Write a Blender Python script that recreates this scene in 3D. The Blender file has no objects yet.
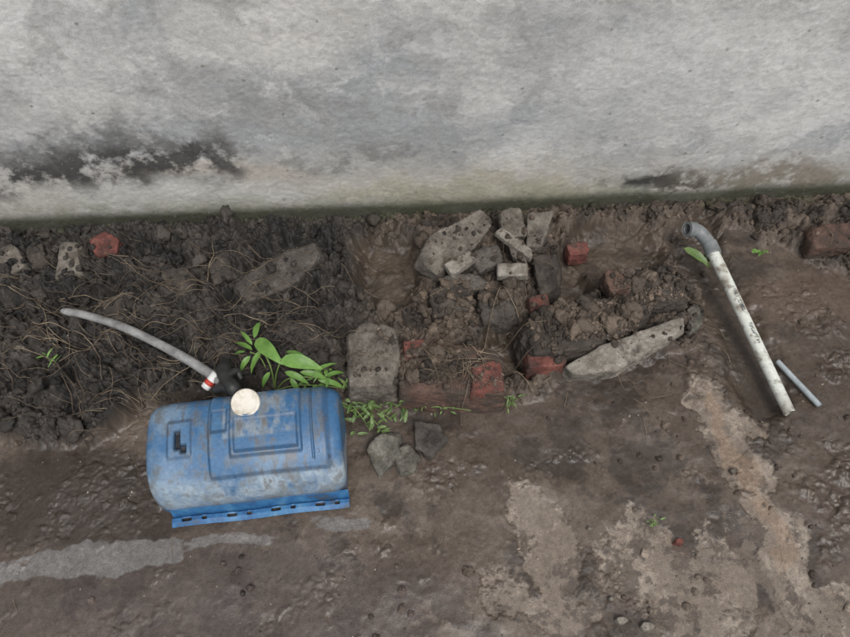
import bpy, bmesh, math, random
import numpy as np
from mathutils import Vector, Matrix
random.seed(7); rng=np.random.default_rng(11)
S=bpy.context.scene
S.view_settings.view_transform='Standard'; S.view_settings.look='None'; S.view_settings.exposure=0
# ------------------------------------------------------------ survey frame
CH=1.4; TH=math.radians(58); FPX=425*30/18.0
fwd=np.array([0,math.cos(TH),-math.sin(TH)]); upv=np.array([0,math.sin(TH),math.cos(TH)])
def unproj(u,v,z=0.0,g=(0,0),c=(0,0)):
    """plan position of a surveyed point lying on plane z + g.(xy-c)"""
    d=fwd+np.array([1,0,0])*((u-425)/FPX)+upv*((318.5-v)/FPX)
    t=(z-g[0]*c[0]-g[1]*c[1]-CH)/(d[2]-g[0]*d[0]-g[1]*d[1])
    return np.array([0,0,CH])+d*t
def proj(X,Y,Z):
    dz=Z-CH
    dep=np.maximum(Y*fwd[1]+dz*fwd[2],0.3)
    return 425+FPX*X/dep, 318.5-FPX*(Y*upv[1]+dz*upv[2])/dep
A=unproj(0,230);B=unproj(850,193);dw=(B-A);dw/=np.linalg.norm(dw);nw=np.array([dw[1],-dw[0],0])
# ------------------------------------------------------------ noise
def _h(xi,yi,zi,s):
    h=(xi*374761393+yi*668265263+zi*1442695041+s*974634777)&0xffffffff
    h=((h^(h>>13))*1274126177)&0xffffffff
    h=h^(h>>16)
    h=(h*668265263)&0xffffffff
    return ((h^(h>>15))&0xffffff)/float(0xffffff)
def vn2(x,y,s=0):
    xf=np.floor(x);yf=np.floor(y);fx=x-xf;fy=y-yf
    fx=fx*fx*(3-2*fx);fy=fy*fy*(3-2*fy);xi=xf.astype(np.int64);yi=yf.astype(np.int64)
    a=_h(xi,yi,0,s);b=_h(xi+1,yi,0,s);c=_h(xi,yi+1,0,s);d=_h(xi+1,yi+1,0,s)
    return (a+(b-a)*fx)*(1-fy)+(c+(d-c)*fx)*fy
def fb2(x,y,sc,o=4,s=0,g=.5):
    """fractal noise in -1..1 ; sc = feature size in metres"""
    r=0;a=1;t=0;f=1/sc
    for i in range(o):
        ca,sa=math.cos(i*1.1+.35),math.sin(i*1.1+.35)
        r=r+a*(vn2((x*ca-y*sa)*f+31.37*i+7.3,(x*sa+y*ca)*f-17.71*i+3.1,s+i)*2-1);t+=a;a*=g;f*=2.03
    return r/t
def vn3(p,s=0):
    f0=np.floor(p);f=p-f0;f=f*f*(3-2*f);i=f0.astype(np.int64)
    r=0
    for dx in (0,1):
        for dy in (0,1):
            for dz in (0,1):
                w=(f[:,0] if dx else 1-f[:,0])*(f[:,1] if dy else 1-f[:,1])*(f[:,2] if dz else 1-f[:,2])
                r=r+w*_h(i[:,0]+dx,i[:,1]+dy,i[:,2]+dz,s)
    return r
def fb3(p,sc,o=4,s=0,g=.5):
    r=0;a=1;t=0;f=1/sc
    for i in range(o):
        r=r+a*(vn3(p*f+i*13.7,s+i)*2-1);t+=a;a*=g;f*=2.05
    return r/t
def cell2(x,y,sc,s=0):
    """distance to the nearest jittered point, in cells; and its id"""
    x=x/sc;y=y/sc;xi=np.floor(x).astype(np.int64);yi=np.floor(y).astype(np.int64)
    best=np.full(x.shape,9.);idr=np.zeros(x.shape)
    for dx in (-1,0,1):
        for dy in (-1,0,1):
            cx=xi+dx;cy=yi+dy
            px=cx+_h(cx,cy,1,s);py=cy+_h(cx,cy,2,s)
            d=np.hypot(x-px,y-py);m=d<best
            best=np.where(m,d,best);idr=np.where(m,_h(cx,cy,3,s),idr)
    return best,idr
def ss(a,b,x):
    t=np.clip((x-a)/(b-a),0,1);return t*t*(3-2*t)
def blob(U,V,cx,cy,rx,ry,rot=0,soft=.35):
    c,s_=math.cos(math.radians(rot)),math.sin(math.radians(rot))
    x=(U-cx)*c+(V-cy)*s_;y=-(U-cx)*s_+(V-cy)*c
    return 1-ss(1-soft,1+soft,np.sqrt((x/rx)**2+(y/ry)**2))
def strip(U,V,pts,w,soft=.4):
    best=np.full(U.shape,1e9)
    for (x0,y0),(x1,y1) in zip(pts[:-1],pts[1:]):
        dx,dy=x1-x0,y1-y0;t=np.clip(((U-x0)*dx+(V-y0)*dy)/(dx*dx+dy*dy),0,1)
        best=np.minimum(best,np.hypot(U-x0-t*dx,V-y0-t*dy))
    return 1-ss(1-soft,1+soft,best/w)
def mixc(c,col,m):
    return c*(1-m[:,None])+np.array(col)[None,:]*m[:,None]
# ------------------------------------------------------------ mesh helpers
def link(ob,parent=None):
    S.collection.objects.link(ob)
    if parent is not None: ob.parent=parent
    return ob
def np_mesh(name,V,F,smooth=True,attrs=None,mat=None,parent=None,loc=None):
    V=np.asarray(V,dtype=np.float64);F=np.asarray(F,dtype=np.int32)
    if loc is not None: V=V-np.array(loc)
    me=bpy.data.meshes.new(name)
    me.vertices.add(len(V));me.vertices.foreach_set('co',V.astype(np.float32).ravel())
    me.loops.add(F.size);me.loops.foreach_set('vertex_index',F.ravel())
    me.polygons.add(len(F));me.polygons.foreach_set('loop_start',np.arange(len(F),dtype=np.int32)*F.shape[1])
    me.update(calc_edges=True);me.validate()
    me.polygons.foreach_set('use_smooth',np.full(len(me.polygons),smooth))
    for k,v in (attrs or {}).items():
        if v.ndim==2:
            a=me.attributes.new(k,'FLOAT_COLOR','POINT')
            a.data.foreach_set('color',np.hstack([v,np.ones((len(v),1))]).astype(np.float32).ravel())
        else:
            a=me.attributes.new(k,'FLOAT','POINT');a.data.foreach_set('value',v.astype(np.float32))
    ob=bpy.data.objects.new(name,me)
    if loc is not None: ob.location=loc
    if mat: me.materials.append(mat)
    return link(ob,parent)
def gridF(nu,nv):
    i=np.arange(nu-1)[:,None]*nv+np.arange(nv-1)[None,:]
    i=i.ravel();return np.stack([i,i+nv,i+nv+1,i+1],1)
# ------------------------------------------------------------ materials
def nodes(m):
    m.use_nodes=True;nt=m.node_tree;b=nt.nodes['Principled BSDF'];return nt,b
def addbump(nt,b,layers,coord):
    prev=None
    for sc,dist,det in layers:
        n=nt.nodes.new('ShaderNodeTexNoise');n.inputs['Scale'].default_value=sc;n.inputs['Detail'].default_value=det
        n.inputs['Roughness'].default_value=.65
        nt.links.new(coord,n.inputs['Vector'])
        bp=nt.nodes.new('ShaderNodeBump');bp.inputs['Strength'].default_value=1;bp.inputs['Distance'].default_value=dist
        nt.links.new(n.outputs['Fac'],bp.inputs['Height'])
        if prev: nt.links.new(prev.outputs['Normal'],bp.inputs['Normal'])
        prev=bp
    nt.links.new(prev.outputs['Normal'],b.inputs['Normal'])
def mat_attr(name,bump,var=.35,vsc=300,rough=None,spec=.5):
    m=bpy.data.materials.new(name);nt,b=nodes(m)
    at=nt.nodes.new('ShaderNodeAttribute');at.attribute_name='alb'
    tc=nt.nodes.new('ShaderNodeTexCoord');co=tc.outputs['Object']
    n=nt.nodes.new('ShaderNodeTexNoise');n.inputs['Scale'].default_value=vsc;n.inputs['Detail'].default_value=3
    nt.links.new(co,n.inputs['Vector'])
    mr=nt.nodes.new('ShaderNodeMapRange');mr.inputs[1].default_value=.3;mr.inputs[2].default_value=.7
    mr.inputs[3].default_value=1-var;mr.inputs[4].default_value=1+var
    nt.links.new(n.outputs['Fac'],mr.inputs[0])
    mu=nt.nodes.new('ShaderNodeVectorMath');mu.operation='SCALE'
    nt.links.new(at.outputs['Color'],mu.inputs[0]);nt.links.new(mr.outputs[0],mu.inputs['Scale'])
    nt.links.new(mu.outputs[0],b.inputs['Base Color'])
    if rough is None:
        ar=nt.nodes.new('ShaderNodeAttribute');ar.attribute_name='rgh';nt.links.new(ar.outputs['Fac'],b.inputs['Roughness'])
    else: b.inputs['Roughness'].default_value=rough
    b.inputs['Specular IOR Level'].default_value=spec
    if bump: addbump(nt,b,bump,co)
    return m
def mat_noise(name,cols,scale=20,rough=.85,bump=((120,.002,4),),det=5,spec=.3,pos=None):
    m=bpy.data.materials.new(name);nt,b=nodes(m)
    tc=nt.nodes.new('ShaderNodeTexCoord');co=tc.outputs['Object']
    n=nt.nodes.new('ShaderNodeTexNoise');n.inputs['Scale'].default_value=scale;n.inputs['Detail'].default_value=det;n.inputs['Roughness'].default_value=.7
    nt.links.new(co,n.inputs['Vector'])
    cr=nt.nodes.new('ShaderNodeValToRGB');e=cr.color_ramp.elements
    k=len(cols);ps=pos or [.30+.40*i/(k-1) for i in range(k)]
    e[0].position=ps[0];e[0].color=(*cols[0],1);e[1].position=ps[-1];e[1].color=(*cols[-1],1)
    for i in range(1,k-1):
        q=e.new(ps[i]);q.color=(*cols[i],1)
    nt.links.new(n.outputs['Fac'],cr.inputs[0]);nt.links.new(cr.outputs[0],b.inputs['Base Color'])
    b.inputs['Roughness'].default_value=rough;b.inputs['Specular IOR Level'].default_value=spec
    if bump: addbump(nt,b,bump,co)
    return m
M_ground=mat_attr('mud_ground',[(360,.0007,4)],.28,420,None,.5)
M_clod=mat_attr('soil_clod',[(350,.0018,3)],.35,300,.68,.4)
M_wall=mat_attr('weathered_plaster',[(420,.0009,5)],.13,520,.92,.2)
M_rock=mat_attr('rubble_surface',[(260,.0022,5)],.30,380,.82,.35)
# ------------------------------------------------------------ ground fields
BX=[-200,0,90,150,345,400,520,600,690,705,725,850,1100];BYv=[440,440,446,405,398,402,392,372,350,290,225,275,285]
def warp(X,Y,U,V,a=14):
    return U+a*fb2(X,Y,.06,4,50),V+a*fb2(X,Y,.06,4,60)
def fields(X,Y):
    U0,V0=proj(X,Y,np.zeros_like(X))
    U,V=warp(X,Y,U0,V0)
    bnd=np.interp(U,BX,BYv)
    R=ss(-10,10,bnd-V)
    pits=np.maximum.reduce([blob(U,V,393,272,34,40),blob(U,V,612,256,52,27,-8),blob(U,V,560,282,24,20),blob(U,V,505,352,24,26),blob(U,V,450,300,26,16)*.6])
    chan=strip(U,V,[(690,235),(735,330),(765,395)],24)
    right=blob(U,V,835,240,80,50)
    R=R*(1-.93*pits)*(1-.85*chan)
    return U,V,R,pits,chan,right
def ground(X,Y,want=False):
    U,V,R,pits,chan,right=fields(X,Y)
    near=1/(1+np.maximum(0,np.hypot(X,Y-.8)-2)**2)
    wd=(X-A[0])*nw[0]+(Y-A[1])*nw[1]
    n1=fb2(X,Y,.30,3,1);n2=fb2(X,Y,.07,5,5,.6);n3=fb2(X,Y,.018,4,9,.65);n4=fb2(X,Y,.11,3,6,.4)
    wx=X+.008*fb2(X,Y,.02,3,13);wy=Y+.008*fb2(X,Y,.02,3,14)
    d1,i1=cell2(wx,wy,.042,3);d2,i2=cell2(wx,wy,.017,8);d3,i3=cell2(X,Y,.0085,18)
    def dome(d,i,r,th): return np.sqrt(np.maximum(0,r*r-d*d))*(i>th)*(.5+i)
    dome1=dome(d1,i1,.7,.3);dome2=dome(d2,i2,.65,.25);dome3=dome(d3,i3,.6,.2)
    leftheap=blob(U,V,170,320,230,110)
    rel=ss(.0,.07,wd)*.85+.15
    h=.010*n1*ss(0,.1,wd)
    h+=R*(.016*rel+.026*n2*rel+.010*n3+.026*dome1*rel+.014*dome2+.006*dome3)*(.8+.5*leftheap)
    h+=leftheap*.014*R*rel
    h+=-.014*(wd<.03)*R
    h-=.034*pits*(1+.25*n2)+.022*chan
    h+=pits*(.005*n4+.0008*n3)
    pat=ss(.04,.34,fb2(X,Y,.13,5,71,.62))
    mudR=(1-R)*pat*(1-.9*pits)
    ridg=1-np.abs(fb2(X,Y,.10,4,72,.5))*2.2
    h+=mudR*(.005*n2+.0018*n3+.0036*dome2*(i2>.72)+.0012*dome3*(i3>.75))+(1-R)*(.005*n4+.0025*ridg+.0018*n2*(1-pits)+.0005*n3)
    lum=blob(U,V,495,540,40,40)+blob(U,V,640,395,80,20)+blob(U,V,480,480,50,18)*.5+blob(U,V,690,480,26,60,-30)*.5+blob(U,V,400,590,80,40)*.25+blob(U,V,830,430,40,110)*.8
    lum=lum*(.15+.85*pat)
    h+=lum*(.008*n2+.007*dome1+.005*dome2+.002*n3)*(1-R)
    strp=strip(U,V,[(-200,583),(0,569),(170,552)],12)+.45*strip(U,V,[(170,550),(360,522)],8)
    strp=np.clip(strp,0,1)
    light=np.maximum.reduce([blob(U,V,545,545,30,68,-24),blob(U,V,640,558,46,52,-20)*.9,strip(U,V,[(705,405),(745,470),(788,545),(820,680)],20),blob(U,V,722,585,34,60,-20)*.85,blob(U,V,835,615,40,32)*.95,blob(U,V,505,590,26,28)*.7,blob(U,V,690,615,50,34)*.7,blob(U,V,565,610,40,26)*.8,blob(U,V,745,430,26,22)*.6])
    br=fb2(X,Y,.06,7,44,.74)
    lm=ss(-.10,.09,(light-.52)*.9+br*.95)*ss(.02,.3,light)
    h*=near
    h=h*(1-.6*lm)-.003*lm
    if not want: return h
    N=len(X)
    c=np.tile(np.array([.072,.053,.040]),(N,1))
    c=mixc(c,(.122,.094,.073),ss(-.2,.45,fb2(X,Y,.20,7,21,.68))*.8)
    c=mixc(c,(.034,.025,.019),ss(-.02,.24,fb2(X,Y,.10,7,31,.70))*.82)
    c=mixc(c,(.072,.056,.051),blob(U,V,220,610,260,60)*.5)
    c=mixc(c,(.034,.025,.019),blob(U,V,70,500,120,50)*.85)
    c=mixc(c,(.053,.038,.028),blob(U,V,835,400,45,150)*.7)
    c=mixc(c,(.165,.131,.102),lm*.9)
    c=mixc(c,(.265,.22,.177),lm*ss(-.02,.28,fb2(X,Y,.06,7,47,.74))*.85)
    c=mixc(c,(.060,.045,.035),lm*ss(.06,.22,fb2(X,Y,.035,7,48,.74))*.8)
    c=mixc(c,(.22,.15,.10),strip(U,V,[(708,405),(750,480),(792,560)],8)*lm*.5)
    c=mixc(c,(.15,.12,.095),ss(.16,.26,fb2(X,Y,.10,7,46,.72))*ss(440,500,V)*ss(330,470,U)*.7)
    sm=ss(-.10,.10,(strp-.5)*.7+fb2(X*.35,Y,.03,6,49,.72)*.8)*ss(.02,.3,strp)
    c=mixc(c,(.150,.142,.136),sm*.85)
    sd=ss(-.25,.35,fb2(X,Y,.05,6,81,.65))
    soil=np.array([.015,.0128,.011])[None,:]*(1-sd[:,None])+np.array([.046,.039,.033])[None,:]*sd[:,None]
    brn=ss(320,430,U)
    soil=soil*(1+brn[:,None]*np.array([1.15,.92,.70])[None,:])
    c=c*(1-R[:,None])+soil*R[:,None]
    c=mixc(c,(.072,.053,.037),pits*.85)
    c=mixc(c,(.040,.030,.022),pits*ss(-.1,.3,fb2(X,Y,.04,5,84,.65))*.7)
    c=mixc(c,(.048,.036,.027),chan*.75)
    c=mixc(c,(.100,.070,.050),blob(U,V,805,300,60,28)*.65)
    moss=np.exp(-((wd-.012)/.018)**2)*ss(-.1,.3,fb2(X,Y,.05,4,90))*near
    c=mixc(c,(.06,.07,.03),moss*.5)
    c*= (1+.32*fb2(X,Y,.006,3,95))[:,None]
    wet=ss(-.15,.2,fb2(X,Y,.11,6,101,.6))
    r=.56-.24*wet*(1-R)
    r=r*(1-R)+.72*R
    r=np.maximum(r,.38*(pits>.3))
    r=r*(1-sm)+.24*sm
    r=r*(1-lm)+.52*lm
    r-=.08*blob(U,V,70,500,120,52)*(1-R)
    return h,np.clip(c,.004,1),np.clip(r,.14,1)
def axis(a,b,n,far):
    d=(b-a)/n;L=[];s=d;x=b
    while x<far: s*=1.25;x+=s;L.append(x)
    R_=[];s=d;x=a
    while x>-far: s*=1.25;x-=s;R_.append(x)
    return np.array(R_[::-1]+list(np.linspace(a,b,n+1))+L)
xs=axis(-1.25,1.25,1200,60);ys=axis(.12,1.32,640,60)
GX,GY=np.meshgrid(xs,ys,indexing='ij');X=GX.ravel();Y=GY.ravel()
h,c,r=ground(X,Y,True)
np_mesh('ground',np.stack([X,Y,h],1),gridF(len(xs),len(ys)),True,{'alb':c,'rgh':r},M_ground)
# ------------------------------------------------------------ wall
sx=axis(-1.5,1.5,1000,8);zz=np.concatenate([np.linspace(-.15,.8,360),np.linspace(.8,2.3,30)[1:]])
SS,ZZ=np.meshgrid(sx,zz,indexing='ij');SS=SS.ravel();ZZ=ZZ.ravel()
mid=(A+B)/2
WX=mid[0]+dw[0]*SS;WY=mid[1]+dw[1]*SS
def wallcol(SS,ZZ,WX,WY):
    U,V=proj(WX,WY,ZZ)
    a=fb2(SS,ZZ,.10,6,201,.62);b=fb2(SS,ZZ,.10,6,211,.62)
    U=U+30*a;V=V+18*b
    c=np.tile(np.array([.43,.427,.415]),(len(SS),1))
    qx=SS+.10*a;qz=ZZ+.08*b
    big=fb2(qx,qz*1.2,.33,7,221,.66);mid_=fb2(qx,qz*1.1,.075,7,231,.70);fin=fb2(SS,ZZ,.009,4,241,.7)
    m2=fb2(qx,qz*1.25,.16,7,236,.70)
    c=mixc(c,(.31,.325,.335),ss(-.02,.36,big)*.75)
    c=mixc(c,(.57,.567,.55),ss(.02,.34,-big)*.65)
    c=mixc(c,(.28,.285,.29),ss(.08,.36,m2)*.50)
    c=mixc(c,(.59,.587,.575),ss(.08,.36,-m2)*.50)
    c=mixc(c,(.28,.275,.265),ss(.10,.34,mid_)*.42)
    c=mixc(c,(.61,.605,.585),ss(.10,.34,-mid_)*.38)
    c=mixc(c,(.60,.58,.54),blob(U,V,270,25,100,40)*.5)
    c=mixc(c,(.26,.26,.255),blob(U,V,230,85,150,30,8)*ss(-.3,.2,mid_)*.45)
    c=mixc(c,(.24,.235,.23),blob(U,V,255,15,60,10,20)*ss(-.2,.2,mid_)*.5)
    c=mixc(c,(.58,.57,.54),blob(U,V,60,120,110,22,-5)*.3)
    c=mixc(c,(.55,.548,.535),blob(U,V,720,70,170,55)*.5)
    c=mixc(c,(.32,.33,.34),blob(U,V,560,120,90,26,-10)*.45)
    c=mixc(c,(.27,.275,.27),blob(U,V,380,150,120,24,-6)*.45)
    c=mixc(c,(.42,.385,.33),ss(140,180,V)*.5)
    c=mixc(c,(.37,.345,.26),blob(U,V,470,192,130,14)*.7)
    c=mixc(c,(.50,.49,.46),blob(U,V,190,196,130,16)*.7)
    c=mixc(c,(.43,.385,.335),blob(U,V,210,170,100,9)*.6)
    n=fb2(SS,ZZ,.05,7,251,.72)
    zz_=ZZ+.022*n
    c=mixc(c,(.20,.205,.14),ss(.125,.03,zz_)*ss(-.4,.1,n+.4*mid_)*.62)
    d=strip(U,V,[(-150,181),(0,175),(50,169),(110,166),(150,161),(185,157),(222,160)],19,.95)
    c=mixc(c,(.036,.035,.034),np.clip(d*ss(-.42,.10,n)*1.1,0,.92))
    d=strip(U,V,[(-100,150),(60,142),(160,132),(220,143)],22,.95)
    c=mixc(c,(.14,.14,.135),d*ss(-.1,.35,n)*.6)
    d=strip(U,V,[(220,158),(300,160),(350,158),(410,150)],8,.9)
    c=mixc(c,(.16,.155,.145),d*ss(-.15,.2,n)*.6)
    d=strip(U,V,[(625,183),(660,181),(700,177)],8,.8)
    c=mixc(c,(.04,.038,.036),d*ss(-.40,.0,n)*.95)
    d=blob(U,V,765,180,85,20)
    c=mixc(c,(.17,.145,.115),d*ss(-.35,.10,n)*.75)
    c=mixc(c,(.66,.63,.57),blob(U,V,690,190,40,8)*ss(-.35,-.05,-n)*.85)
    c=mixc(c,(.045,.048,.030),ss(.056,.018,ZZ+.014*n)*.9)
    d1,i1=cell2(SS+.01*n,ZZ,.09,77)
    c=mixc(c,(.12,.11,.10),(ss(.05,.02,d1)*(i1>.75))*.7)
    d1,i1=cell2(SS+.004*fin,ZZ,.013,79)
    c=mixc(c,(.22,.215,.205),(ss(.25,.1,d1)*(i1>.93))*.4)
    sc=np.abs(fb2(SS,ZZ*.45,.14,5,261,.6));c=mixc(c,(.64,.63,.60),ss(.008,.0,sc)*ss(.05,.35,m2)*.3)
    c*=(1+.20*fin)[:,None]
    hh=.006*fb2(SS,ZZ,.25,4,271)+.0014*mid_+.0009*fin+.0010*m2
    return c,hh
c,hh=wallcol(SS,ZZ,WX,WY)
Vw=np.stack([WX+nw[0]*hh,WY+nw[1]*hh,ZZ],1)
wall=np_mesh('plaster_wall',Vw,gridF(len(sx),len(zz)),True,{'alb':np.clip(c*1.05,.01,1)},M_wall)
sm=wall.modifiers.new('s','SOLIDIFY');sm.thickness=.2;sm.offset=-1
if Vector(wall.data.polygons[0].normal).dot(Vector(nw))<0: sm.offset=1
# ------------------------------------------------------------ rubble chunks
def ico(sub):
    bm=bmesh.new();bmesh.ops.create_icosphere(bm,subdivisions=sub,radius=1)
    V=np.array([v.co[:] for v in bm.verts]);V/=np.linalg.norm(V,axis=1)[:,None]
    F=np.array([[v.index for v in f.verts] for f in bm.faces]);bm.free();return V,F
I6=ico(6);I5=ico(5);I2=ico(2);I3=ico(3);I4=ico(4)
ROCKS=[]
PAL={'conc':((.075,.065,.054),(.128,.112,.093),(.19,.170,.143),.26),
     'dconc':((.038,.033,.028),(.070,.061,.052),(.115,.102,.087),.30),
     'pale':((.11,.097,.081),(.19,.17,.142),(.28,.26,.225),.16),
     'dirty':((.024,.020,.017),(.052,.043,.036),(.090,.075,.062),.4),
     'brick':((.070,.030,.025),(.140,.048,.038),(.185,.072,.056),.32),
     'brickd':((.050,.032,.025),(.088,.052,.040),(.13,.078,.058),.45),
     'stone':((.060,.057,.046),(.105,.099,.081),(.17,.16,.135),.25)}
def rockcol(W,nz,pal,sd):
    d,m_,l,mud=PAL[pal];N=len(W)
    n1=fb3(W,.03,5,sd+100,.65);n2=fb3(W,.005,3,sd+120,.6);n3=fb3(W,.05,7,sd+140,.75)
    c=np.tile(np.array(m_),(N,1));c=mixc(c,l,ss(-.05,.45,n1));c=mixc(c,d,ss(-.05,.45,-n1))
    c*=(1+.45*n2)[:,None]
    k=ss(-.08,.38,n3+(mud-.35)*.7)
    c=mixc(c,(.052,.042,.034),k*.9)
    return np.clip(c,.004,1)
def chunk(name,poly,z,th,pal,g=(0,0),p=34,amp=.004,slope=.12,seed=0,rough=.7,base=None,chips=7):
    base=base or I5
    c0=np.mean([unproj(u,v,z) for u,v in poly],0)
    P=np.array([unproj(u,v,z,g,c0[:2]) for u,v in poly])
    m=P.mean(0);n=np.array([-g[0],-g[1],1.]);n/=np.linalg.norm(n)
    C=m-n*th/2
    pl=[(n,th/2),(-n,th/2)]
    k=len(P);ar=sum(P[i][0]*P[(i+1)%k][1]-P[(i+1)%k][0]*P[i][1] for i in range(k))
    if ar<0:P=P[::-1]
    corners=np.vstack([P,P-n*th])
    for i in range(k):
        e=P[(i+1)%k]-P[i];q=np.cross(e,n);q/=np.linalg.norm(q)
        q=q+n*slope*random.uniform(-.3,1.4);q/=np.linalg.norm(q)
        pl.append((q,float((P[i]-C)@q)))
    for i in range(chips):
        q=np.array([random.gauss(0,1),random.gauss(0,1),random.uniform(-.1,1.0)]);q/=np.linalg.norm(q)
        sup=((corners-C)@q).max();pl.append((q,sup*random.uniform(.84,.97)))
    ext=np.abs(P-m).max(0);ext=np.array([max(ext[0],.008),max(ext[1],.008),th*.5+abs(g[0])*ext[0]+abs(g[1])*ext[1]])
    D=base[0]*ext
    inv=np.zeros(len(D))
    for q,d in pl:
        inv+=np.maximum(D@q/max(d,.002),0)**p
    t=inv**(-1./p)
    W=C+D*t[:,None]
    nd=D/np.linalg.norm(D,axis=1)[:,None]
    sd=seed+len(ROCKS)*7
    sc=min(1,th/.03)
    dn=sc*amp*(1.2*fb3(W,.035,4,sd,.6)+rough*fb3(W,.009,4,sd+3,.65)-1.0*np.maximum(0,np.abs(fb3(W,.02,3,sd+9,.6))-.25))
    W=W+nd*dn[:,None]
    ob=np_mesh(name,W,base[1],True,{'alb':rockcol(W,base[0][:,2],pal,sd)},M_rock,None,loc=C)
    ROCKS.append(ob);return ob
CR='concrete_rubble';BR='broken_brick'
chunk(CR,[(416,262),(430,235),(482,208),(496,220),(470,254),(440,276)],.068,.040,'conc',(-.15,.25),base=I6,p=46,amp=.005,chips=5)
chunk(CR,[(498,210),(521,207),(528,235),(505,240)],.070,.035,'conc',(0,.25),amp=.005,chips=5)
chunk(CR,[(528,213),(554,210),(542,246),(526,247)],.070,.035,'conc',(.15,.25),amp=.005,chips=5)
chunk(CR,[(493,231),(503,227),(535,252),(530,259)],.085,.014,'pale',(0,.1),chips=4)
chunk(CR,[(497,263),(528,262),(529,275),(498,276)],.076,.022,'pale',(.1,.1),amp=.005,chips=5)
chunk(CR,[(506,236),(522,240),(527,262),(512,256)],.074,.02,'conc',(.25,.1),chips=4)
chunk(CR,[(470,252),(500,243),(504,262),(480,273)],.072,.035,'dconc',(-.25,.2),amp=.006)
chunk(CR,[(532,254),(556,250),(557,290),(540,297)],.058,.06,'dirty',(.2,.1),amp=.007)
chunk(CR,[(444,264),(470,250),(476,259),(452,276)],.084,.018,'pale',(0,.25),chips=4)
chunk(CR,[(476,291),(512,289),(516,316),(482,322)],.062,.06,'dconc',(.1,.2),amp=.008,p=24)
chunk(CR,[(428,288),(470,283),(473,309),(434,317)],.058,.06,'dirty',(.1,.15),amp=.009,p=20)
chunk(CR,[(440,275),(478,272),(492,282),(484,291),(446,288)],.06,.06,'dconc',(0,.2),amp=.008,p=24)
chunk(CR,[(232,285),(262,262),(318,240),(327,252),(292,286),(250,304)],.094,.045,'dconc',(-.08,.28),base=I6,p=36,amp=.006,chips=6)
chunk(CR,[(-8,248),(14,243),(25,264),(2,279)],.085,.05,'conc',(0,.2),amp=.006)
chunk(CR,[(59,241),(76,242),(80,274),(55,279)],.088,.04,'conc',(.1,.2),chips=4)
chunk(CR,[(24,246),(40,241),(48,262),(32,271)],.075,.04,'dirty',(0,.2),amp=.007)
chunk(BR,[(88,238),(104,230),(119,240),(115,254),(95,257)],.090,.05,'brick',(0,.2),amp=.006)
chunk(CR,[(160,270),(188,268),(192,296),(165,301)],.085,.05,'dirty',(.2,.2),amp=.009,p=18)
chunk(CR,[(205,262),(228,258),(236,276),(214,284)],.082,.05,'dirty',(-.2,.2),amp=.009,p=18)
chunk(CR,[(280,325),(312,318),(322,340),(296,352)],.082,.05,'dirty',(.1,.2),amp=.009,p=18)
chunk(CR,[(100,300),(130,296),(138,318),(108,324)],.082,.05,'dirty',(-.1,.2),amp=.009,p=18)
chunk(BR,[(566,244),(588,240),(590,253),(569,256)],.045,.04,'brick',(0,.1))
chunk(BR,[(528,296),(548,293),(551,307),(531,311)],.055,.04,'brick',amp=.005)
chunk(CR,[(347,327),(366,318),(395,324),(400,348),(392,384),(349,387)],.10,.12,'conc',(0,.06),amp=.006,base=I6,p=40,chips=5)
chunk('brick_masonry_block',[(396,344),(440,340),(490,347),(503,360),(504,394),(400,391)],.075,.10,'brickd',amp=.006,p=40,base=I6,chips=4)
chunk(BR,[(473,362),(501,360),(505,391),(471,392)],.082,.09,'brick',amp=.005,chips=4)
chunk(BR,[(403,341),(424,339),(424,354),(405,357)],.092,.03,'brick',chips=3)
chunk('brick_masonry_block',[(521,316),(560,301),(612,296),(655,303),(645,328),(600,348),(532,354)],.080,.10,'dirty',amp=.011,p=22,base=I6)
chunk('concrete_kerb_fragment',[(562,360),(600,346),(664,310),(686,314),(690,330),(622,370),(575,375)],.080,.09,'pale',(0,.32),amp=.008,p=26,base=I6,chips=6)
chunk(BR,[(524,350),(562,350),(570,360),(560,366),(527,367)],.060,.07,'brick',amp=.004,chips=3)
chunk(CR,[(602,276),(640,268),(680,275),(690,298),(650,310),(612,300)],.065,.075,'dirty',amp=.012,p=16,base=I6)
chunk(CR,[(604,270),(628,268),(632,288),(610,292)],.090,.04,'brickd',amp=.006)
chunk(CR,[(687,308),(698,304),(703,325),(690,332)],.03,.03,'stone')
chunk(BR,[(808,226),(856,220),(866,246),(812,248)],.06,.05,'brickd',(0,.15),amp=.006,chips=5)
chunk('stone',[(365,446),(384,430),(400,436),(400,456),(378,479)],.03,.04,'stone',(.1,.3),p=22,amp=.006)
chunk('stone',[(392,450),(408,443),(420,452),(417,467),(400,473)],.025,.04,'stone',p=18,amp=.006)
chunk('stone',[(412,420),(438,422),(448,440),(432,457),(412,446)],.025,.04,'dconc',p=18,amp=.009)
for (u,v,s_,mt) in [(648,625,8,'pale'),(622,620,6,'pale'),(680,541,5,'brick'),(735,470,4,'conc'),(20,348,6,'pale'),(612,598,3,'pale'),(590,528,2.5,'pale')]:
    pts=[(u+s_*1.1*math.cos(a)*random.uniform(.65,1.15),v+s_*.8*math.sin(a)*random.uniform(.65,1.15)) for a in [i*math.pi/3 for i in range(6)]]
    chunk('pebble',pts,.012 if v>400 else .07,.02,mt,p=14,amp=.002,base=I4)
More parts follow.
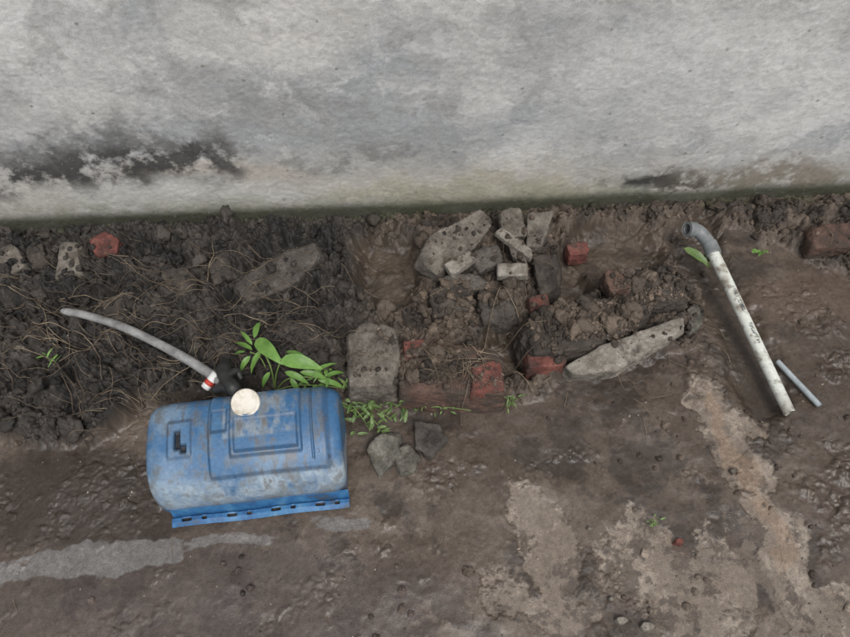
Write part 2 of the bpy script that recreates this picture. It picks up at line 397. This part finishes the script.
# ------------------------------------------------------------ clods
bpy.context.view_layer.update()
dg=bpy.context.evaluated_depsgraph_get()
def drop2(x,y):
    ok,loc,nn,ix,ob,mm=S.ray_cast(dg,Vector((x,y,.6)),Vector((0,0,-1)))
    return (loc.z,ob.name) if ok else (0,'plaster_wall')
def drop(x,y):
    z,nm=drop2(x,y)
    return 0. if nm=='plaster_wall' else z
def wdist(x,y): return (x-A[0])*nw[0]+(y-A[1])*nw[1]
def scatter(name,P,sz,col,base,sink=.35,jag=.28):
    BV,BF=base;n=len(P);m=len(BV)
    V=np.repeat(BV[None],n,0)
    flat=V.reshape(-1,3);off=np.repeat(rng.uniform(0,500,(n,3)),m,0)
    k=1+jag*2.6*(vn3(flat*1.3+off,5)-.5)+jag*1.3*(vn3(flat*3.1+off,6)-.5)
    if m>100: k+=.30*(vn3(flat*5+off,7)-.5)+.18*(vn3(flat*11+off,8)-.5)
    V=(flat*k[:,None]).reshape(n,m,3)
    V*=rng.uniform(.55,1.3,(n,1,3))
    q=rng.normal(size=(n,4));q/=np.linalg.norm(q,axis=1)[:,None];w,x,y,z=q.T
    Rm=np.stack([1-2*(y*y+z*z),2*(x*y-z*w),2*(x*z+y*w),2*(x*y+z*w),1-2*(x*x+z*z),2*(y*z-x*w),2*(x*z-y*w),2*(y*z+x*w),1-2*(x*x+y*y)],1).reshape(n,3,3)
    V=np.einsum('nij,nmj->nmi',Rm,V)*sz[:,None,None]
    V+=P[:,None,:];V[:,:,2]+=(sz*(1-2*sink)*.6)[:,None]
    F=(BF[None]+(np.arange(n)*m)[:,None,None]).reshape(-1,3)
    C=np.repeat(col,m,0)
    np_mesh(name,V.reshape(-1,3),F,m>100,{'alb':C},M_clod)
def pick(n,fn):
    u=rng.uniform(-40,890,n);v=rng.uniform(190,650,n)
    XY=np.array([unproj(a,b)[:2] for a,b in zip(u,v)])
    U,V,R,pits,chan,right=fields(XY[:,0],XY[:,1])
    pr=fn(U,V,R,pits,XY);k=rng.uniform(size=n)<pr
    dist=(XY-A[None,:2])@nw[:2];k&=dist>.012
    return XY[k]
def clodset(name,XY,smin,smax,power,base,jag=.3,colf=1.0,tint=None,sink=.35,skip=0.72):
    hit=[drop2(x,y) for x,y in XY]
    keep=np.array([h_[1]!='plaster_wall' and not(h_[1].startswith(('concrete','stone','broken')) and random.random()<skip) for h_ in hit])
    XY=XY[keep];Z=np.array([h_[0] for h_ in hit])[keep]
    n=len(XY);sz=smin+(smax-smin)*rng.uniform(size=n)**power
    h,c,r=ground(XY[:,0],XY[:,1],True)
    c=c*rng.uniform(.6,1.7,(n,1))*colf
    if tint is not None: c=np.array(tint)[None]*rng.uniform(.4,1.3,(n,1))
    scatter(name,np.column_stack([XY,Z]),sz,c,base,sink,jag)
def f_main(U,V,R,pits,XY):
    cl=ss(-.2,.25,fb2(XY[:,0],XY[:,1],.05,3,301))
    q=np.clip(R*(.2+.8*cl)*(1-.7*pits)+.03*ss(.05,.3,fb2(XY[:,0],XY[:,1],.08,3,311)),0,1)
    return q*(1-.85*(pits>.4))
clodset('soil_clods',pick(44000,f_main),.0015,.009,3.4,I2)
clodset('soil_lumps',pick(2700,lambda U,V,R,p,XY:(R>.7)*.5*(1-p)*np.where(U<350,1,.6)),.007,.020,2.0,I3,.42,skip=.92)
clodset('grit',pick(1100,lambda U,V,R,p,XY:.45*(1-R)*ss(.0,.3,fb2(XY[:,0],XY[:,1],.12,3,321))+.12),.0008,.0024,2.5,I2,.4,1,(.26,.23,.19))
def inell(n,cx,cy,rx,ry,z):
    L=[]
    for i in range(n):
        a=random.uniform(0,6.283);q=math.sqrt(random.random());L.append(unproj(cx+rx*q*math.cos(a),cy+ry*q*math.sin(a),z)[:2])
    return np.array(L)
cov=np.vstack([inell(800,436,364,34,18,.08),inell(70,488,374,16,14,.08),inell(800,586,320,58,20,.08),inell(400,645,290,38,18,.06),inell(260,465,298,45,20,.06),inell(80,480,245,60,28,.07),inell(25,375,350,20,25,.1),inell(22,640,342,40,18,.08)])
clodset('soil_crumbs_on_masonry',cov,.0015,.006,2.5,I2,.35,1.2,skip=.3)
clodset('soil_lumps_on_masonry',np.vstack([inell(26,434,362,26,14,.08),inell(55,586,316,52,17,.08),inell(30,645,288,32,14,.06),inell(24,465,300,44,18,.06)]),.006,.018,2,I3,.42,1.1,skip=.3)
# ------------------------------------------------------------ curves
def curve_obj(name,paths,mat,parent=None,res=3):
    cu=bpy.data.curves.new(name,'CURVE');cu.dimensions='3D';cu.bevel_depth=1;cu.bevel_resolution=res;cu.use_fill_caps=True
    for pts,rad in paths:
        sp=cu.splines.new('POLY');sp.points.add(len(pts)-1)
        for i,p in enumerate(pts):
            sp.points[i].co=(*p,1);sp.points[i].radius=rad[i] if hasattr(rad,'__len__') else rad
    ob=bpy.data.objects.new(name,cu);cu.materials.append(mat);return link(ob,parent)
def smoothpath(P,n=24):
    P=np.array(P,float);k=len(P);out=[]
    for i in range(k-1):
        p0=P[max(i-1,0)];p1=P[i];p2=P[i+1];p3=P[min(i+2,k-1)]
        for t in np.linspace(0,1,n,endpoint=False):
            out.append(.5*((2*p1)+(-p0+p2)*t+(2*p0-5*p1+4*p2-p3)*t*t+(-p0+3*p1-3*p2+p3)*t**3))
    out.append(P[-1]);return np.array(out)
M_root=mat_noise('dry_root',[(.055,.042,.030),(.15,.115,.08),(.32,.26,.18)],14,.8,None)
def strand(u,v,L,ang,z=0,curl=.35,r=.0009,lift=.006):
    p=unproj(u,v,z);x,y=p[0],p[1];n=max(6,int(L/.008));xy=[];a=ang;k=random.uniform(-.1,.1)
    hop=random.uniform(0,lift)
    for i in range(n):
        if wdist(x,y)<.02:
            nx_,ny_=x+nw[0]*(.02-wdist(x,y)),y+nw[1]*(.02-wdist(x,y));x,y=nx_,ny_
        xy.append((x,y));a+=k+random.uniform(-curl,curl);k=.8*k+random.uniform(-.05,.05);x+=.008*math.cos(a);y+=.008*math.sin(a)
    zs=np.array([drop(a,b) for a,b in xy])
    zm=zs.copy()
    for i in range(n): zm[i]=zs[max(0,i-1):i+2].max()
    for _ in range(2): zm[1:-1]=(zm[:-2]+zm[1:-1]+zm[2:])/3
    P=np.column_stack([np.array(xy),zm+r+hop*np.sin(np.linspace(0,math.pi,n))])
    return (P,[r*(1-.5*i/(n-1)) for i in range(n)])
st=[]
bpy.context.view_layer.update();dg=bpy.context.evaluated_depsgraph_get()
for i in range(270):
    u=random.uniform(-20,345);v=random.triangular(235,440,340)
    st.append(strand(u,v,random.uniform(.03,.17),random.uniform(-.9,.5)+random.choice([0,math.pi]),.04,.28,random.uniform(.0003,.0009)))
for (u,v,L,a) in [(20,355,.22,-.1),(40,330,.25,-.35),(120,330,.22,.1),(60,300,.2,.3),(250,250,.18,-.9),(110,262,.16,-.5),(190,300,.2,.9),(0,290,.12,-.2),(150,395,.16,.4),(160,360,.2,-.2),(200,345,.2,.2),(130,270,.2,-.7),(225,320,.2,.6)]:
    st.append(strand(u,v,L,a,.05,.20,.0013,.010))
for i in range(50):
    st.append(strand(455+random.gauss(0,15),358+random.gauss(0,12),random.uniform(.03,.10),random.uniform(0,6.28),.08,.25,random.uniform(.0004,.0010),.012))
for (u,v,L,a) in [(480,345,.16,.9),(500,330,.12,.7),(478,350,.14,-.5),(505,360,.10,-.3),(520,310,.10,1.9),(430,290,.1,.5)]:
    st.append(strand(u,v,L,a,.08,.12,.0012,.012))
for i in range(110):
    st.append(strand(random.uniform(350,850),random.uniform(228,440),random.uniform(.02,.08),random.uniform(0,6.28),0,.3,random.uniform(.0003,.0007)))
for i in range(30):
    st.append(strand(random.uniform(0,850),random.uniform(440,630),random.uniform(.01,.04),random.uniform(0,6.28),0,.2,random.uniform(.0003,.0006),.001))
curve_obj('dry_roots',st,M_root,None,1)
# ------------------------------------------------------------ tubes
def tube(name,path,ro,ri,mat,parent=None,seg=28,cut=0,attr=None):
    P=np.array(path,float);n=len(P);T=np.gradient(P,axis=0);T/=np.linalg.norm(T,axis=1)[:,None]
    ref=np.array([0,0,1.]);V=[]
    ro=np.full(n,ro) if np.isscalar(ro) else np.array(ro);ri=np.full(n,ri) if np.isscalar(ri) else np.array(ri)
    an=np.arange(seg)*2*math.pi/seg
    for R_ in (ro,ri):
        for i in range(n):
            a=np.cross(T[i],ref);a/=np.linalg.norm(a);b=np.cross(a,T[i])
            for t in an:
                q=P[i]+R_[i]*(math.cos(t)*a+math.sin(t)*b)
                if cut and i==n-1:q=q-T[i]*cut*(.5+.5*math.sin(t))
                V.append(q)
    F=[]
    for s_ in (0,1):
        o=s_*n*seg
        for i in range(n-1):
            for j in range(seg):
                k=(j+1)%seg;f=[o+i*seg+j,o+(i+1)*seg+j,o+(i+1)*seg+k,o+i*seg+k]
                F.append(f if not s_ else f[::-1])
    for e in (0,n-1):
        for j in range(seg):
            k=(j+1)%seg;F.append([e*seg+j,e*seg+k,(n+e)*seg+k,(n+e)*seg+j])
    V=np.array(V)
    at=None
    if attr: at={'alb':attr(V,n,seg)}
    return np_mesh(name,V,F,True,at,mat,parent)
def empty(name):
    e=bpy.data.objects.new(name,None);return link(e)
M_pvc=mat_attr('white_pvc',[(300,.0002,3)],.08,120,.4,.5)
M_grey=mat_noise('grey_pvc',[(.12,.125,.125),(.22,.235,.24)],40,.5,((300,.0003,3),),spec=.5)
pp=empty('pvc_pipe')
p0=unproj(709,244,.065);p1=unproj(790,414,.020)
def pcol(V,n,seg):
    N=len(V);c=np.tile(np.array([.60,.62,.56]),(N,1));d=fb3(V,.03,5,401,.6);d2=fb3(V,.008,4,411,.6)
    c=mixc(c,(.24,.20,.155),ss(-.05,.4,d)*.65)
    c=mixc(c,(.16,.13,.10),ss(.15,.4,d2+.4*d)*.7)
    k=(np.arange(N)//seg)%n;j=np.arange(N)%seg;t=k/n
    c=mixc(c,(.16,.13,.10),ss(.80,1.,t+.1*d)*.5)
    txt=(((t>.30)&(t<.44))|((t>.50)&(t<.62)))&(j>=6)&(j<=8)&(_h(k,j,1,5)>.45)
    c=mixc(c,(.05,.06,.06),txt.astype(float)*.9)
    return c
tube('pipe',[p0+(p1-p0)*t for t in np.linspace(0,1,220)],np.linspace(.0140,.0125,220),.0105,M_pvc,pp,28,.055,pcol)
dd=(p1-p0)/np.linalg.norm(p1-p0)
q0=p0+dd*.03;q1=p0-dd*.004
e2=unproj(687,229,.085)
el=smoothpath([q0,q1,unproj(698,231,.075),e2],10);nn=len(el)
ro=[.0178 if (i<10 or i>nn-9) else .0158 for i in range(nn)]
tube('elbow',el,ro,.0125,M_grey,pp,32)
M_clear=mat_noise('cloudy_plastic',[(.20,.23,.24),(.42,.46,.48)],50,.3,((200,.0003,2),),spec=.6)
gp=[unproj(777,361,.02),unproj(797,382,.022),unproj(820,406,.018)]
tube('plastic_tube_offcut',smoothpath(gp,10),.0062,.0048,M_clear,None,20)
# ------------------------------------------------------------ sprayer tank
tk=empty('knapsack_sprayer_tank')
FL=unproj(173,528,.012);FR=unproj(350,507,.012)
ax=(FR-FL);Lf=np.linalg.norm(ax);ax/=Lf;ay=np.array([-ax[1],ax[0],0]);az=np.array([0,0,1.])
LB=Lf+.024;X0=-.024
prof=[(.026,.004),(.026,.03),(.029,.055),(.040,.085),(.062,.110),(.095,.126),(.135,.134),(.175,.133),(.200,.124),(.217,.102),(.226,.07),(.228,.03),(.228,.0)]
pr=smoothpath([(a,b,0) for a,b in prof],14)[:,:2]
dl=np.r_[0,np.cumsum(np.hypot(*np.diff(pr,axis=0).T))];arc=np.linspace(0,dl[-1],170)
pr=np.stack([np.interp(arc,dl,pr[:,0]),np.interp(arc,dl,pr[:,1])],1)
tn=np.gradient(pr,axis=0);tn/=np.linalg.norm(tn,axis=1)[:,None];pn=np.stack([-tn[:,1],tn[:,0]],1)
ctr=np.array([.14,.05])
xl=[];sl=[]
RE=.034
for s_ in np.linspace(.0,.80,8)[:-1]: xl.append(-.006*(1-s_/.8));sl.append(s_)
for a in np.linspace(0,math.pi/2,14):
    xl.append(RE*(1-math.cos(a)) if a>0 else 0);sl.append(.80+.20*math.sin(a))
nb=230
mids=np.linspace(RE,LB-RE,nb)[1:-1]
xa=np.array(xl+list(mids)+[LB-v for v in xl[::-1]]);sa_=np.array(sl+[1]*len(mids)+sl[::-1])
XX,AA=np.meshgrid(xa,np.arange(170),indexing='ij');SX=np.repeat(sa_[:,None],170,1)
py=ctr[0]+(pr[:,0][None,:]-ctr[0])*SX
pz=ctr[1]+(pr[:,1][None,:]-ctr[1])*SX
u=XX/LB;w=pr[:,0][None,:]*np.ones_like(XX)
zt=pr[:,1][None,:]*np.ones_like(XX)
def box(u,w,u0,u1,w0,w1,e=.006,ew=.004):
    return ss(u0-e,u0+e,u)*(1-ss(u1-e,u1+e,u))*ss(w0-ew,w0+ew,w)*(1-ss(w1-ew,w1+ew,w))
upm=(np.arange(170)[None,:]<130)
d=np.zeros_like(u)
d+=.0035*box(u,w,.33,.93,.052,.216)*upm
d+=.0040*box(u,w,.44,.80,.082,.208)*upm
d-=.0030*box(u,w,.46,.78,.090,.150)*upm
d-=.0040*(box(u,w,.34,.42,.130,.175))*upm
d+=.0030*(box(u,w,.12,.24,.092,.160))*upm
d-=.010*(box(u,w,.155,.185,.107,.142,.004,.003)+box(u,w,.185,.215,.100,.114,.004,.003))*upm
d-=.0025*(np.abs(u-.855)<.006)*box(u,w,0,1,.067,.210)*upm
nxy=pn/np.linalg.norm(pn,axis=1)[:,None]
sgn=1 if nxy[85,1]>0 else -1
py=py+sgn*nxy[:,0][None,:]*d;pz=pz+sgn*nxy[:,1][None,:]*d
pz=pz+.004*np.sin(u*3.1)-.003+.0012*np.sin(u*11+py*30)
TV=FL[None]+ax[None]*(X0+XX.ravel())[:,None]+ay[None]*py.ravel()[:,None]+az[None]*(pz.ravel()+.002)[:,None]
tx=np.stack([XX.ravel(),py.ravel(),pz.ravel()],1)
uf=u.ravel();zf=zt.ravel();wf=w.ravel()
col=np.tile(np.array([.037,.117,.24]),(len(TV),1))
n1=fb3(tx,.06,6,501,.66);n2=fb3(tx*np.array([1,.35,.35]),.012,5,511,.66);n3=fb3(tx,.025,5,521,.66)
col=mixc(col,(.085,.175,.28),ss(-.1,.4,n1)*.7)
fade=ss(.020,.040,zf)*(1-ss(.085,.118,zf))*(wf<.12)
col=mixc(col,(.35,.41,.45),np.clip(fade*(.68+.9*n1+.6*n2),0,.88))
col=mixc(col,(.24,.31,.37),np.clip(ss(.30,.10,uf)*(.35+.8*n1)*(zf>.03),0,.5))
col=mixc(col,(.26,.28,.285),np.clip(box(u,w,.40,.80,.115,.218).ravel()*ss(-.25,.25,n1+.5*n2)*.68,0,1))
col=mixc(col,(.125,.13,.125),ss(-.02,.32,n3+.5*n2)*.50)
col=mixc(col,(.10,.085,.07),ss(.18,.42,n2+.4*n1)*.50)
col=mixc(col,(.10,.085,.07),ss(.05,.01,zf)*(wf<.1)*ss(-.3,.2,n3)*.6)
slot_shade=box(u,w,.155,.185,.107,.142,.004,.003)+box(u,w,.185,.215,.100,.114,.004,.003)  # recessed slots: the darkness inside them is painted into the colour
col=mixc(col,(.01,.012,.015),np.clip((slot_shade*upm).ravel(),0,1))
edge=np.abs(np.gradient(d,axis=0))+np.abs(np.gradient(d,axis=1))
col=mixc(col,(.020,.045,.09),np.clip(edge.ravel()*900,0,.45)*(slot_shade.ravel()<.1))
M_blue=mat_attr('blue_plastic',[(350,.0004,4)],.14,160,.38,.5)
np_mesh('tank_body',TV,gridF(len(xa),170)[:,::-1],True,{'alb':np.clip(col,.003,1)},M_blue,tk)
def tw(x,y,z): return FL+ax*x+ay*y+az*z
M_blue2=mat_noise('blue_plastic_flange',[(.06,.07,.07),(.025,.10,.24),(.045,.16,.32),(.12,.23,.34)],22,.42,((300,.0003,3),),spec=.45)
bm=bmesh.new();nx=72;rows=[(0,.0),(.004,.001),(.009,.0045),(.014,.0045),(.018,-.002),(.022,-.002),(.025,.008),(.029,.026)]
gr=[[bm.verts.new(tw(Lf*i/nx,y,z+.003*math.sin(i*.16))) for (y,z) in rows] for i in range(nx+1)]
for i in range(nx):
    for j in range(len(rows)-1):
        ph=i%18
        if j in (2,) and (ph in (4,5,6,7,12,13)): continue
        bm.faces.new([gr[i][j],gr[i+1][j],gr[i+1][j+1],gr[i][j+1]])
me=bpy.data.meshes.new('mounting_flange');bm.to_mesh(me);bm.free();me.materials.append(M_blue2)
fo=link(bpy.data.objects.new('mounting_flange',me),tk);q=fo.modifiers.new('s','SOLIDIFY');q.thickness=.0035;q.offset=1
q=fo.modifiers.new('b','BEVEL');q.width=.0008;q.segments=2
def lathe(name,c,axis_,prf,mat,seg=48,knurl=0,parent=tk):
    a=np.array(axis_,float);a/=np.linalg.norm(a);r1=np.cross(a,[0.3,1,.1]);r1/=np.linalg.norm(r1);r2=np.cross(a,r1)
    V=[];F=[]
    for (rr,hh_) in prf:
        for k in range(seg):
            t=2*math.pi*k/seg;r_=rr*(1+(knurl if (k%2 and rr>prf[0][0]*.9) else 0))
            V.append(np.array(c)+a*hh_+r_*(math.cos(t)*r1+math.sin(t)*r2))
    for i in range(len(prf)-1):
        for k in range(seg):
            k2=(k+1)%seg;F.append([i*seg+k,i*seg+k2,(i+1)*seg+k2,(i+1)*seg+k])
    return np_mesh(name,V,F,True,None,mat,parent)
M_cap=mat_noise('cream_cap',[(.38,.33,.25),(.62,.58,.50),(.72,.69,.63)],40,.45,((200,.0004,4),),spec=.4)
M_blk=mat_noise('black_rubber',[(.008,.008,.008),(.025,.025,.024)],40,.5,((200,.001,4),),spec=.5)
cc=unproj(247,404,.145)
aa=np.array([.05,-.30,1.])
lathe('filler_neck',cc-np.array([0,0,.03]),aa,[(.019,-.02),(.022,-.02),(.022,.03),(.019,.03)],M_blue2)
lathe('filler_cap',cc,aa,[(.0265,0),(.0275,.001),(.0275,.016),(.0265,.0185),(.0245,.0192),(.023,.0180),(.012,.0182),(.0002,.0184)],M_cap,72,.025)
for (x,y,z) in [(.30,.078,.118),(.318,.068,.110)]:
    lathe('screw',tw(x,y,z),(0,-.5,1),[(.0045,0),(.0045,.004),(.0035,.005),(.002,.003),(.0001,.003)],M_blk,16)
def fitting(pts,rad,name,mat):
    P=smoothpath(pts,8);R_=np.interp(np.linspace(0,1,len(P)),np.linspace(0,1,len(rad)),rad)
    tube(name,P,R_,R_*.6,mat,tk,20)
fitting([unproj(238,394,.135),unproj(231,385,.145),unproj(224,374,.14),unproj(226,361,.12)],[.011,.015,.012,.016,.009],'hose_connector',M_blk)
fitting([unproj(214,390,.125),unproj(226,387,.135),unproj(238,394,.14)],[.008,.012,.011],'connector_arm',M_blk)
fitting([unproj(226,378,.15),unproj(236,371,.14),unproj(241,379,.13)],[.006,.008,.005],'clamp_lever',M_blk)
M_hose=mat_noise('cloudy_hose',[(.10,.095,.088),(.21,.21,.205),(.34,.34,.335)],30,.33,((200,.0004,3),),spec=.5)
hp=smoothpath([unproj(62,311,.090),unproj(85,315,.104),unproj(120,326,.108),unproj(155,342,.110),unproj(190,361,.115),unproj(222,382,.130)],12)
rr_=np.linspace(.0084,.0104,len(hp));rr_[:6]=[.0052,.0062,.0070,.0076,.0080,.0084]
tube('suction_hose',hp,rr_,rr_*.75,M_hose,tk,24)
M_white=mat_noise('white_label',[(.5,.5,.48),(.7,.7,.68)],60,.5,None)
M_red=mat_noise('red_label',[(.36,.03,.02),(.46,.06,.04)],60,.5,None)
a_=unproj(205,388,.12);b_=unproj(217,373,.135)
tube('label_sleeve',[a_+(b_-a_)*t for t in np.linspace(0,1,6)],.0095,.008,M_white,tk)
a2=a_+(b_-a_)*.25;b2=a_+(b_-a_)*.5
tube('label_red_band',[a2+(b2-a2)*t for t in np.linspace(0,1,4)],.0099,.008,M_red,tk)
# ------------------------------------------------------------ plants
def mleaf(name,c0,c1): return mat_noise(name,[c0,c1],25,.45,((200,.0005,3),),spec=.4)
M_leaf=mleaf('broad_leaf',(.07,.16,.028),(.17,.31,.07));M_leaf2=mleaf('weed_leaf',(.06,.11,.03),(.16,.23,.08))
M_stem=mat_noise('green_stem',[(.09,.16,.04),(.18,.24,.08)],30,.5,None)
def leaf(V,F,a,b,wd,arch=.15,fold=.25):
    a=np.array(a);b=np.array(b);L=np.linalg.norm(b-a);t=(b-a)/L
    s_=np.cross(t,[0,0,1.]);s_/=max(np.linalg.norm(s_),1e-6);n=np.cross(s_,t);o=len(V);N=12
    tw_=random.uniform(-.5,.5);s2=s_*math.cos(tw_)+n*math.sin(tw_);n2=np.cross(s2,t)
    for i in range(N+1):
        q=i/N;w_=wd*math.sin(math.pi*q**.67)**.8 if 0<i<N else 0
        if i==0:w_=wd*.06
        c=a+t*L*q+n*arch*L*math.sin(math.pi*q)*.9-n*arch*L*q*q*.5
        rip=math.sin(q*19)*.03*wd
        for k in (-1,-.5,0,.5,1):
            V.append(c+s2*w_*.5*k+n2*(abs(k)*fold*w_*.5+rip*abs(k)))
    for i in range(N):
        for k in range(4):
            j=o+i*5+k;F.append([j,j+1,j+6,j+5])
def plant(name,leaves,stems,mat):
    e=empty(name);V=[];F=[]
    for l in leaves: leaf(V,F,*l)
    np_mesh('leaves',V,F,True,None,mat,e)
    if stems: curve_obj('stems',stems,M_stem,e,2)
    return e
U_=unproj
root=U_(275,392,.02)
def SP(pts,r): return (smoothpath(pts,6),r)
lv=[(U_(256,340,.12),U_(283,364,.13),.030,.1),(U_(281,360,.13),U_(323,368,.12),.030,.12),(U_(286,352,.12),U_(306,356,.13),.012,.1),
    (U_(252,350,.10),U_(234,342,.09),.014),(U_(254,338,.11),U_(260,321,.10),.012),(U_(250,356,.10),U_(240,372,.08),.012),(U_(262,350,.11),U_(250,374,.08),.014),
    (U_(285,372,.10),U_(310,384,.08),.014),(U_(300,372,.10),U_(330,380,.07),.013),(U_(312,374,.09),U_(338,362,.08),.010),(U_(245,352,.1),U_(232,356,.08),.010),
    (U_(270,372,.09),U_(262,388,.07),.012),(U_(290,378,.08),U_(300,394,.05),.012),(U_(318,380,.07),U_(346,388,.04),.012),(U_(326,376,.07),U_(345,372,.06),.010),(U_(252,345,.11),U_(240,330,.11),.010)]
sts=[SP([root,U_(276,375,.09),U_(281,360,.13)],.0018),SP([root,U_(270,365,.09),U_(256,340,.12)],.0018),SP([root,U_(262,360,.08),U_(250,352,.10)],.0015),SP([root,U_(290,378,.08),U_(326,378,.07)],.0015),SP([U_(270,392,.02),U_(300,385,.06),U_(345,388,.035)],.0014)]
plant('broadleaf_weed',lv,sts,M_leaf)
def weed(name,cx,cy,rx,ry,n,z,ln,wd,mat=M_leaf2,ns=6):
    L=[];T=[]
    for i in range(n):
        u=random.gauss(cx,rx*.5);v=random.gauss(cy,ry*.5)
        a=U_(u,v,z*random.uniform(.2,1.));ang=random.uniform(0,6.28);l=ln*random.uniform(.5,1.2)
        b=a+np.array([math.cos(ang)*l,math.sin(ang)*l,random.uniform(-.3,.5)*l])
        L.append((a,b,wd*random.uniform(.6,1.2),random.uniform(0,.2)))
    for i in range(ns):
        a=U_(random.gauss(cx,rx*.4),random.gauss(cy,ry*.4),0.0);b=U_(random.gauss(cx,rx*.6),random.gauss(cy,ry*.6),z)
        T.append(SP([a,(a+b)/2+np.array([0,0,.01]),b],.0010))
    return plant(name,L,T,mat)
weed('creeping_weed',372,412,34,22,80,.04,.024,.007)
weed('creeping_weed',355,385,16,14,30,.05,.026,.008)
weed('creeping_weed',510,402,10,9,12,.03,.018,.004)
weed('creeping_weed',318,376,24,14,34,.07,.028,.008,M_leaf)
weed('creeping_weed',440,407,45,5,26,.02,.015,.004)
weed('seedling',762,252,8,3,7,.03,.014,.008,M_leaf,2)
weed('seedling',655,523,6,8,9,.012,.012,.004,M_leaf2,2)
weed('seedling',218,232,6,4,7,.03,.014,.005,M_leaf2,2)
weed('seedling',55,358,12,6,7,.08,.03,.003,M_leaf,2)
plant('broadleaf_weed',[(U_(684,248,.05),U_(712,268,.04),.020,.1),(U_(700,262,.03),U_(716,248,.04),.009),(U_(700,262,.03),U_(724,262,.04),.009)],[SP([U_(700,262,.0),U_(690,254,.04),U_(684,248,.05)],.0015)],M_leaf2)
# ------------------------------------------------------------ light, world, camera
W=bpy.data.worlds.new('World');S.world=W;W.use_nodes=True;nt=W.node_tree;bg=nt.nodes['Background']
sky=nt.nodes.new('ShaderNodeTexSky');sky.sky_type='NISHITA';sky.sun_disc=False
EL=math.radians(60);AZ=math.radians(160)
sky.sun_elevation=EL;sky.sun_rotation=AZ;sky.dust_density=4;sky.air_density=1.2
hs=nt.nodes.new('ShaderNodeHueSaturation');hs.inputs['Saturation'].default_value=.34
nt.links.new(sky.outputs[0],hs.inputs['Color']);nt.links.new(hs.outputs[0],bg.inputs['Color']);bg.inputs['Strength'].default_value=.15
sl_=bpy.data.lights.new('sun','SUN');sl_.energy=1.5;sl_.angle=math.radians(18);sl_.color=(1,.985,.96)
so=link(bpy.data.objects.new('sun',sl_))
sd=Vector((math.sin(AZ)*math.cos(EL),math.cos(AZ)*math.cos(EL),math.sin(EL)))
so.rotation_euler=sd.to_track_quat('Z','Y').to_euler();so.location=(0,0,5)
cam=bpy.data.cameras.new('camera');co=link(bpy.data.objects.new('camera',cam))
cam.lens=30;cam.sensor_width=36;cam.clip_end=300;cam.clip_start=.02
co.location=(0,0,CH);co.rotation_euler=(math.pi/2-TH,0,0)
S.camera=co
